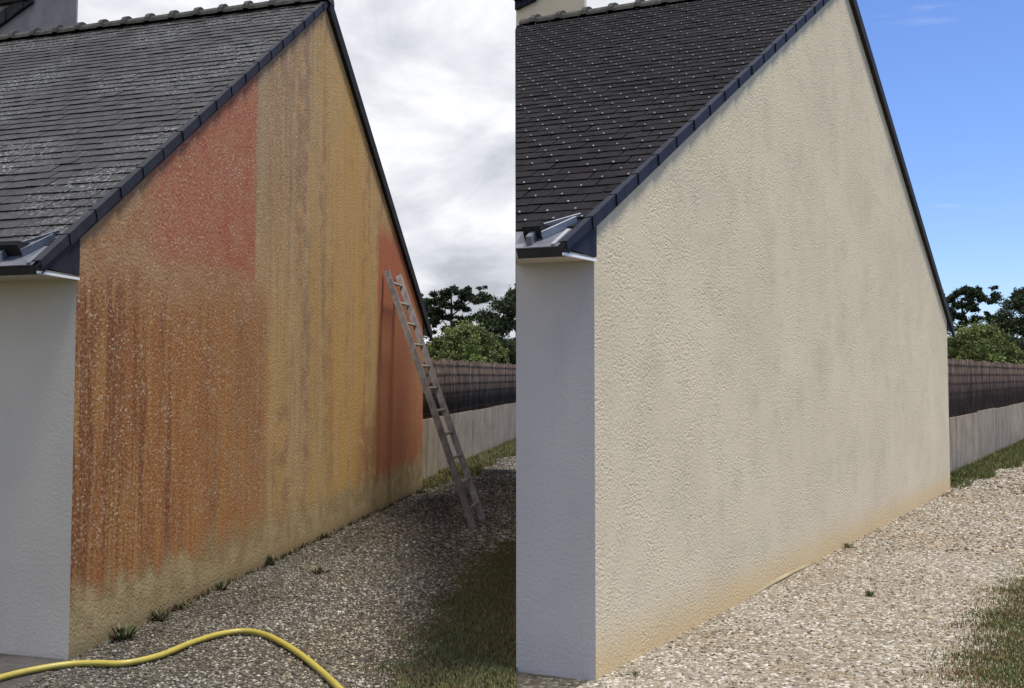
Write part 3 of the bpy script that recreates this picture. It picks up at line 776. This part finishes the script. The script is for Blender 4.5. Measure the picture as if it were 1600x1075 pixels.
p = scatter(lambda p: lawnR(p, .13) & (p[:, 0] < .5 * p[:, 1] + .15), 2.0, 5.0, 4.6, 9.5, 12000)
blades('lawn_grass', p, .032, .007, 'sunlit short lawn edge in the corner of the dry gravel', G2, .42)

# ------------------------------------------------------------------ fences: concrete base, brushwood screen
def conc():
    m = Mat('fence_concrete', .92, .15); v = m.world(); r = m.rnd()
    c = m.mix(m.ss(m.noise(v, 2.5, 6, .65), .35, .65), (.24, .195, .14), (.34, .285, .205)); c = m.mix(m.ma('MULTIPLY', r, .35), c, (.17, .155, .13))
    c = m.mix(m.ss(m.noise(m.mapv(v, (5, 5, .5)), 1, 4), .5, .72, 0, .6), c, (.13, .105, .075))
    m.color(c); m.bump(m.noise(v, 40, 5, .7), .5, .01); return m.m
M['conc'] = conc(); M['twig'] = None
m = Mat('brushwood', .95, .1); m.color(m.mix(m.ss(m.noise(m.mapv(m.world(), (30, 30, 3)), 1, 3), .35, .65), m.attr('tint'), (.045, .034, .028))); M['twig'] = m.m
M['wire'] = simple('wire', (.02, .016, .014), (.035, .028, .025), 8, .9, .1, .05)
def fence(h, start, length, label, zc, zt, back):
    root = empty('boundary_fence', h.C0 + h.g * start); g, n = h.g, h.n; off = n * -back
    B0 = h.C0 + g * start + off; Z = Vector((0, 0, 1)); s = 0
    while s < length - .1:
        L_ = min(2.45, length - s); mb = MB()
        a = B0 + g * s; b = B0 + g * (s + L_ - .03); jz = random.uniform(-.012, .012)
        mb.prism([a - Z * .25, b - Z * .25, b + Z * (zc + jz), a + Z * (zc + jz)], -n * .14)
        mb.build('concrete_panel', M['conc'], root); s += 2.45
    # twigs
    N_ = int(length / .020); ss_ = np.arange(N_) * .020 + rng.uniform(-.006, .006, N_); zz = zt + rng.uniform(-.06, .02, N_) + .012 * np.sin(ss_ * 3.3)
    gg = np.array(g); nn = np.array(n); b0 = np.array(B0)
    wv = rng.uniform(.010, .017, N_); dep = rng.uniform(-.044, -.032, N_); lean = rng.normal(0, .03, N_)
    V = []
    for (z_, top) in ((zc - .05, 0), (None, 1)):
        zc_ = np.full(N_, z_) if not top else zz
        cx = b0 + gg * (ss_ + (lean if top else 0))[:, None] + nn * dep[:, None] + np.array([0, 0, 1]) * zc_[:, None]
        V += [cx - gg * wv[:, None], cx + nn * .014, cx + gg * wv[:, None], cx - nn * .014]
    V = np.stack(V, 1).reshape(-1, 3); base = (np.arange(N_) * 8)[:, None]
    Fc = np.vstack([base + np.array([q]) for q in ((0, 1, 5, 4), (1, 2, 6, 5), (2, 3, 7, 6), (3, 0, 4, 7), (4, 5, 6, 7), (3, 2, 1, 0))])
    c = np.array([(.105, .080, .065), (.080, .060, .048), (.135, .105, .086)])[rng.integers(0, 3, N_)] * rng.uniform(.8, 1.2, (N_, 1))
    o = np_mesh('brushwood_screen', V, Fc, M['twig'], root, {'tint': np.repeat(c, 8, 0)}); tag(o, kind='stuff')
    mb = MB(); a = B0 - n * .09; mb.prism([a + Z * (zc - .02), a + g * length + Z * (zc - .02), a + g * length + Z * (zt - .05), a + Z * (zt - .05)], -n * .02); mb.build('screen_backing', M['deck'], root)
    for k in range(6):
        z_ = zc + .08 + (zt - zc - .16) * k / 5
        mb = MB(); mb.bar(B0 - n * .016 + Z * z_, B0 + g * length - n * .016 + Z * z_, (n, .007), Z, .006); mb.build('binding_wire', M['wire'], root)
    return tag(root, label, 'fence')
fence(LH, LH.L + .48, 19, 'concrete based brushwood fence behind the ladder', .93, 1.87, .24)
fence(RH, RH.L + .48, 24, 'concrete based brushwood fence beyond the clean cream gable', .93, 1.87, .36)
# grass at the foot of the fences
def strip_grass(h, s0, s1, w0, w1, dens, hg, label, greens, base=None):
    n = int((s1 - s0) * max(w0, w1) * dens); s = rng.uniform(s0, s1, n); o = rng.random(n) ** 1.3
    wd = w0 + (w1 - w0) * (s - s0) / (s1 - s0); wd = wd * (.65 + .35 * np.sin(s * 2.1) * np.sin(s * .9 + 1))
    o = -(.2 if h is LH else .3) + o * (wd + .25) if base is None else .012 + o * wd
    P = np.column_stack([h.C0.x + h.g.x * s + h.n.x * o, h.C0.y + h.g.y * s + h.n.y * o]); blades('verge_grass', P, hg, .012, label, greens, .2)
strip_grass(LH, .9, LH.L, .05, .08, 900, .05, 'thin line of weeds and moss along the stained wall foot', [(.05, .052, .028), (.075, .075, .04), (.06, .045, .03)], base=.0)
strip_grass(LH, LH.L + .15, LH.L + 1.9, .12, .3, 2500, .07, 'sparse weeds where the stained gable meets the fence', G1)
strip_grass(LH, LH.L + 1.9, LH.L + 17, .38, .9, 1600, .10, 'grass strip at the foot of the fence behind the ladder', G1)
strip_grass(RH, RH.L + .1, RH.L + 1.8, .2, .35, 1800, .06, 'sparse weeds where the clean gable meets the fence', G2)
strip_grass(RH, RH.L + 1.8, RH.L + 17, .45, 1.0, 1500, .10, 'sunlit grass strip at the foot of the right fence', G2)

# ------------------------------------------------------------------ ladder
gb = [ground(740, 829), ground(757.5, 817)]
tp = [on_plane(604, 424, LH.C0 + LH.n * .045, LH.n), on_plane(622.5, 430, LH.C0 + LH.n * .045, LH.n)]
# rails stay parallel: use the mean rail vector and the gable direction for the spread
wv = (gb[1] - gb[0] + tp[1] - tp[0]) / 2; spread = wv.dot(LH.g)
mb0 = (gb[0] + gb[1]) / 2; mt0 = (tp[0] + tp[1]) / 2
print('LADDER length', (mt0 - mb0).length, 'spread', spread, 'base', mb0, 'top', mt0)
lad = empty('ladder', mb0); tag(lad, 'weathered wooden ladder leaning on the stained gable', 'ladder')
ax = (mt0 - mb0).normalized(); wd = LH.g - ax * LH.g.dot(ax); wd.normalize(); nn = ax.cross(wd).normalized()
if nn.y > 0: nn = -nn
half_w = min(spread, .62) / 2
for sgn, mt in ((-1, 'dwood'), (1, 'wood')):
    a = mb0 + LH.g * half_w * sgn; b = mt0 + LH.g * half_w * sgn; a.z = .0
    mb = MB(); mb.bar(a + ax * .02, b, (LH.g, .044), nn, .068); mb.build('rail', M[mt], lad)
    mb = MB(); mb.bar(a + ax * .0 - nn * .0, a + ax * .05, (LH.g, .050), nn, .074); mb.build('foot', M['dwood'], lad)
for k in range(11):
    c = mb0.lerp(mt0, .07 + .088 * k)
    mb = MB(); mb.tube([c - LH.g * (half_w - .02), c + LH.g * (half_w - .02)], .017, 8); mb.build('rung', M['rung'], lad, smooth=True)

# ------------------------------------------------------------------ hose
hp = [(-420, 1120), (-200, 1100), (-60, 1078), (0, 1059), (55, 1046), (110, 1037.5), (150, 1036), (195, 1036), (250, 1024), (300, 1004), (345, 990.5), (385, 986), (420, 994), (460, 1016), (500, 1047), (535, 1080), (585, 1130), (650, 1190), (760, 1230)]
P = [ground(x, y, .03) for x, y in hp]
def catmull(P, n=8):
    o = []
    for i in range(len(P) - 1):
        a, b, c, d = P[max(i - 1, 0)], P[i], P[i + 1], P[min(i + 2, len(P) - 1)]
        for k in range(n):
            t = k / n; o.append(.5 * ((2 * b) + (c - a) * t + (2 * a - 5 * b + 4 * c - d) * t * t + (3 * b - a - 3 * c + d) * t ** 3))
    return o + [P[-1]]
m = Mat('yellow_hose', .42, .45); v = m.world(); m.color(m.mix(m.ss(m.noise(v, 12, 4), .45, .75, 0, .5), (.40, .33, .06), (.27, .22, .05))); M['hose'] = m.m
mb = MB(); mb.tube(catmull(P), .0175, 12); tag(mb.build('garden_hose', M['hose'], smooth=True), 'yellow garden hose curving over the damp gravel', 'hose')

# ------------------------------------------------------------------ weeds at the foot of the walls
m = Mat('weed_leaf', .7, .25); m.color(m.attr('tint')); M['weed'] = m.m
def weed(h, s, off, n, hgt, spread, label, greens):
    c = h.C0 + h.g * s + h.n * off
    a = rng.uniform(0, 6.28, n); r = spread * rng.random(n) ** .7
    base = np.column_stack([c.x + r * .35 * np.cos(a), c.y + r * .35 * np.sin(a), np.zeros(n)])
    n_ = n; H = hgt * .58 * rng.uniform(.15, 1.1, n); d = a + rng.normal(0, 1.0, n)
    tip = base + np.column_stack([np.cos(d) * r, np.sin(d) * r, H])
    # keep the leaves on the open side of the wall
    dd = (tip[:, 0] - h.C0.x) * h.n.x + (tip[:, 1] - h.C0.y) * h.n.y; push = np.maximum(.01 - dd, 0)
    tip[:, 0] += h.n.x * push; tip[:, 1] += h.n.y * push
    dd = (base[:, 0] - h.C0.x) * h.n.x + (base[:, 1] - h.C0.y) * h.n.y; push = np.maximum(.01 - dd, 0)
    base[:, 0] += h.n.x * push; base[:, 1] += h.n.y * push
    sd_ = np.column_stack([-np.sin(d), np.cos(d), np.zeros(n)]) * rng.uniform(.003, .007, (n, 1)) * (hgt / .12)
    mid = (base + tip) / 2 + np.array([0, 0, 1]) * (H * .15)[:, None]
    V = np.stack([base, mid - sd_, tip, mid + sd_], 1).reshape(-1, 3); Fc = (np.arange(n) * 4)[:, None] + np.array([[0, 1, 2, 3]])
    gr = np.array(greens); cc = gr[rng.integers(0, len(gr), n)] * rng.uniform(.7, 1.3, (n, 1))
    o = np_mesh('weed', V, Fc, M['weed'], None, {'tint': np.repeat(cc, 4, 0)}); return tag(o, label, 'weed')
def s_of(h, x, y): return (ground(x, y) - h.C0).dot(h.g)
W1 = [(.11, .125, .055), (.15, .155, .075), (.09, .095, .05), (.20, .17, .10)]
W2 = [(.13, .12, .055), (.10, .11, .045), (.16, .13, .07)]
weed(LH, s_of(LH, 178, 1000), .07, 90, .17, .11, 'leafy dark weed at the wall foot nearest the hose', W1)
weed(LH, s_of(LH, 237, 970), .05, 70, .15, .08, 'dry upright weed tuft, second along the stained wall', W2)
weed(LH, s_of(LH, 275, 952), .04, 50, .09, .07, 'low weed tuft, third along the stained wall', W2)
weed(LH, s_of(LH, 333, 923), .05, 60, .13, .06, 'thin weed where the rust stain meets the pale wall foot', W1)
weed(LH, s_of(LH, 420, 884), .04, 80, .17, .06, 'dark green weed tuft below the edge of the rust stain', W1)
weed(LH, s_of(LH, 505, 842), .04, 70, .12, .09, 'low weed tuft below the ochre part of the stained wall', W1)
weed(LH, s_of(LH, 470, 895), .55, 80, .12, .12, 'small leafy weed in the damp gravel away from the wall', W1)
weed(LH, s_of(LH, 640, 770), .05, 70, .10, .12, 'low weeds at the far foot of the stained wall', W1)
weed(RH, s_of(RH, 1330, 858), .04, 60, .10, .06, 'small dark weed at the foot of the clean gable', W1)
weed(RH, s_of(RH, 1306, 928), .72, 55, .10, .05, 'lone dark weed sprouting in the pale gravel', W1)
weed(RH, s_of(RH, 985, 1056), .12, 60, .06, .06, 'small weed at the near foot of the clean gable', W1)
# lifted edge of the base strip on the clean gable
m1 = simple('base_strip', (.44, .345, .18), (.52, .42, .235), 6, .8, .2, .1)
mb = MB(); s0, s1 = s_of(RH, 1195, 938), s_of(RH, 1292, 884); Nn = 14
top = []
for i in range(Nn + 1):
    t = i / Nn; s = s0 + (s1 - s0) * t; o_ = .004 + .005 * math.sin(math.pi * t) ** 2 + .002 * math.sin(t * 17)
    z_ = .022 + .016 * math.sin(math.pi * t)
    top.append((Rg(s, .002) + Vector((0, 0, z_ + .01)), Rg(s, o_) + Vector((0, 0, z_ - .008))))
for i in range(Nn):
    (a, b), (c, d) = top[i], top[i + 1]; dz = Vector((0, 0, -.008))
    mb.hexa([a + dz, b + dz, d + dz, c + dz, a, b, d, c])
tag(mb.build('loose_base_strip', m1), 'pale strip coming loose at the foot of the clean gable', 'strip')

# ------------------------------------------------------------------ trees beyond the fences
def leaf_mat(name):
    m = Mat(name, .65, .25); m.color(m.attr('tint'))
    tr = m.n('ShaderNodeBsdfTranslucent'); m.t.links.new(m.attr('tint'), tr.inputs[0]); mx = m.n('ShaderNodeMixShader'); mx.inputs[0].default_value = .25
    m.t.links.new(m.b.outputs[0], mx.inputs[1]); m.t.links.new(tr.outputs[0], mx.inputs[2]); m.t.links.new(mx.outputs[0], m.o.inputs[0]); return m.m
M['leaf'] = leaf_mat('leaf'); M['bark'] = simple('bark', (.055, .042, .032), (.11, .09, .07), 8, .9, .2, .6, .02)
def foliage(clumps, n, size, greens, jit=.10):
    """clumps: (x, y, z, rx, ry, rz); many leaf-sized faces spread through them"""
    C = np.array(clumps); vol = (C[:, 3] * C[:, 4] * C[:, 5]) ** .67; k = rng.choice(len(C), n, p=vol / vol.sum())
    d = rng.normal(0, 1, (n, 3)); d /= np.linalg.norm(d, axis=1)[:, None]
    r = rng.random(n) ** .38 * (1 + rng.normal(0, jit, n)); P = C[k, :3] + d * C[k, 3:6] * r[:, None]
    a = rng.normal(0, 1, (n, 3)); a /= np.linalg.norm(a, axis=1)[:, None]; b = np.cross(a, rng.normal(0, 1, (n, 3))); b /= np.linalg.norm(b, axis=1)[:, None]
    s = size * rng.uniform(.6, 1.4, (n, 1)); a = a * s; b = b * s * .55
    V = np.stack([P - a, P - b * .8, P + a, P + b], 1).reshape(-1, 3); Fc = (np.arange(n) * 4)[:, None] + np.array([[0, 1, 2, 3]])
    gr = np.array(greens); ck = rng.uniform(.6, 1.3, len(C)); c = gr[rng.integers(0, len(gr), n)] * rng.uniform(.7, 1.3, (n, 1)) * ck[k][:, None]
    return V, Fc, np.repeat(c, 4, 0)
def crown_clumps(cx, cz, rx, rz, n, cr, flat_bottom=False):
    o = []
    for i in range(n):
        d = rng.normal(0, 1, 3); d /= np.linalg.norm(d)
        if flat_bottom and d[2] < 0: d[2] *= -.3
        k = rng.uniform(.45, .92); s = cr * rng.uniform(.65, 1.25)
        o.append((cx + d[0] * rx * k, d[1] * rx * k * .9, cz + d[2] * rz * k, s, s, s * rng.uniform(.6, .9)))
    return o
protos = {}
def make_tree(kind):
    """returns (parts) as mesh data built about the origin"""
    parts = []
    if kind.startswith('dome'):
        H, Rr = 4.0, 1.7
        cl = [(0, 0, 1.5, 1.35, 1.35, 2.0)]
        for i in range(150):
            d = rng.normal(0, 1, 3); d /= np.linalg.norm(d); d[2] = abs(d[2]) * 1.0 - .25; kk = rng.uniform(.90, .97); rs = rng.uniform(.18, .28)
            cl.append((d[0] * Rr * kk, d[1] * Rr * kk, 1.55 + d[2] * 2.35 * kk, rs, rs, rs * .8))
        parts.append(('crown', foliage(cl, 46000, .05, [(.115, .145, .040), (.15, .18, .055), (.19, .21, .075), (.08, .105, .032)] if kind == 'dome' else [(.026, .042, .014), (.040, .060, .020), (.060, .080, .026)])))
        br = [((0, 0, 0), (.1, 0, 1.0), .14, .10)] + [((.1, 0, .9), (math.cos(k) * 1.1, math.sin(k) * 1.1, 2.4), .07, .03) for k in np.arange(0, 6, 1.05)]
    elif kind == 'shrub':
        cl = crown_clumps(0, 1.5, .8, 1.1, 30, .32) + [(0, 0, 2.3, .3, .3, .6), (-.5, 0, 1.2, .5, .5, .6), (.5, 0, 1.2, .5, .5, .5)]
        parts.append(('crown', foliage(cl, 8000, .07, [(.10, .14, .030), (.15, .19, .05), (.08, .11, .03)])))
        br = [((0, 0, 0), (0, 0, 1.2), .05, .03)] + [((0, 0, .5), (math.cos(k) * .5, math.sin(k) * .5, 1.7), .03, .012) for k in np.arange(0, 6, 1.5)]
    elif kind == 'broad':
        cl = []
        for i in range(70):
            d = rng.normal(0, 1, 3); d /= np.linalg.norm(d); k = rng.uniform(.5, .95); s = rng.uniform(.4, .85)
            cl.append((d[0] * 2.9 * k, d[1] * 2.6 * k, 5.4 + d[2] * 3.9 * k, s, s, s * .75))
        parts.append(('crown', foliage(cl, 24000, .11, [(.026, .042, .017), (.040, .060, .023), (.058, .080, .032)], .22)))
        br = [((0, 0, 0), (.1, 0, 4), .28, .2), ((.1, 0, 4), (0, .1, 8), .2, .06)] + [((0, 0, 2.5 + .7 * i), (2.2 * math.cos(i * 2.3), 2 * math.sin(i * 2.3), 4.3 + .6 * i), .1, .03) for i in range(6)]
    elif kind == 'pine':
        cl = []
        pads = [(-2.0, 0, 8.7, 1.6, .42), (-.4, .4, 9.5, 1.7, .42), (1.4, -.2, 9.7, 1.5, .40), (2.4, .3, 9.0, 1.2, .32), (.3, -.5, 8.5, 1.5, .35), (2.6, .2, 7.2, 2.2, .38), (-1.2, .5, 7.4, 1.3, .3), (.6, .3, 6.6, 2.3, .5), (4.6, .0, 6.9, 1.5, .33)]
        for (x, y, z, rx, rz) in pads:
            for i in range(13):
                q_ = rng.uniform(.2, .48); cl.append((x + rng.normal(0, rx * .5), y + rng.normal(0, rx * .5), z + rng.normal(0, rz * .75), q_, q_, q_ * .6))
        parts.append(('crown', foliage(cl, 20000, .13, [(.018, .031, .015), (.030, .045, .020), (.042, .060, .026)], .35)))
        br = [((0, 0, 0), (.2, 0, 4.5), .30, .22), ((.2, 0, 4.5), (.1, 0, 9.2), .22, .08)] + [((.15, 0, z - 1.6), (x, y, z), .09, .03) for (x, y, z, rx, rz) in pads]
    else:  # hedge
        cl = [(x, rng.normal(0, .35), rng.uniform(.5, 2.5), .75, .6, .55) for x in np.linspace(-4, 4, 44)] + [(x, 0, .9, .8, .5, .9) for x in np.linspace(-4, 4, 14)]
        parts.append(('crown', foliage(cl, 26000, .09, [(.020, .032, .012), (.030, .046, .016), (.044, .060, .022)])))
        br = [((x, 0, 0), (x + .1, 0, 1.8), .06, .03) for x in np.linspace(-3.4, 3.4, 5)]
    t = MB()
    for a, b, r0, r1 in br:
        a, b = Vector(a), Vector(b); mid = (a + b) / 2 + Vector((0, 0, .06)) * (b - a).length; t.tube([a, mid, b], [r0, (r0 + r1) / 2, r1], 7)
    return parts[0][1], t
def tree(kind, name, x, depth, label, cat, group, scale=1.0, rz=0.):
    p = at_depth(x, HZ, depth); root = empty(name, (p.x, p.y, 0), rz); root.scale = (scale,) * 3
    if kind not in protos:
        (V, Fc, c), t = make_tree(kind)
        o1 = np_mesh('crown', V, Fc, M['leaf'], None, {'tint': c}); o2 = t.build('trunk', M['bark'], smooth=True); protos[kind] = (o1, o2)
    else:
        o1, o2 = (q.copy() for q in protos[kind]); col.objects.link(o1); col.objects.link(o2)
    for q in (o1, o2): q.parent = root; q.matrix_parent_inverse = Matrix(); q.location = (0, 0, 0)
    tag(root, label, cat, group)
for dx, where, grp in ((0, 'behind the fence by the ladder', 'trees behind the left fence'), (801, 'behind the fence at the right edge', 'trees behind the right fence')):
    tree('dome', 'dome_shrub', 728 + dx, 42, 'large rounded olive green shrub ' + where, 'shrub', grp, 1.08, 0)
    tree('dome_dark', 'dome_shrub', 792 + dx, 46, 'darker rounded shrub under the tall tree ' + where, 'shrub', grp, .90, 2.2)
    tree('shrub', 'leafy_shrub', 737 + dx, 36, 'light green leafy young shrub ' + where, 'shrub', grp, 1.0, .7)
    tree('broad', 'broadleaf_tree', 808 + dx, 72, 'tall dark full crowned tree ' + where, 'tree', grp, .88, .4)
    tree('pine', 'umbrella_pine', 703 + dx, 100, 'flat topped dark pine ' + where, 'tree', grp, .98, 0)
    tree('pine', 'umbrella_pine', 655 + dx, 108, 'smaller dark pine half hidden by the gable ' + where, 'tree', grp, .92, 2.6)
    tree('hedge', 'hedge', 690 + dx, 60, 'dark hedge ' + where, 'hedge', grp, 1.3, .1)
    tree('hedge', 'hedge', 800 + dx, 64, 'dark hedge below the tall tree ' + where, 'hedge', grp, 1.25, 2.9)
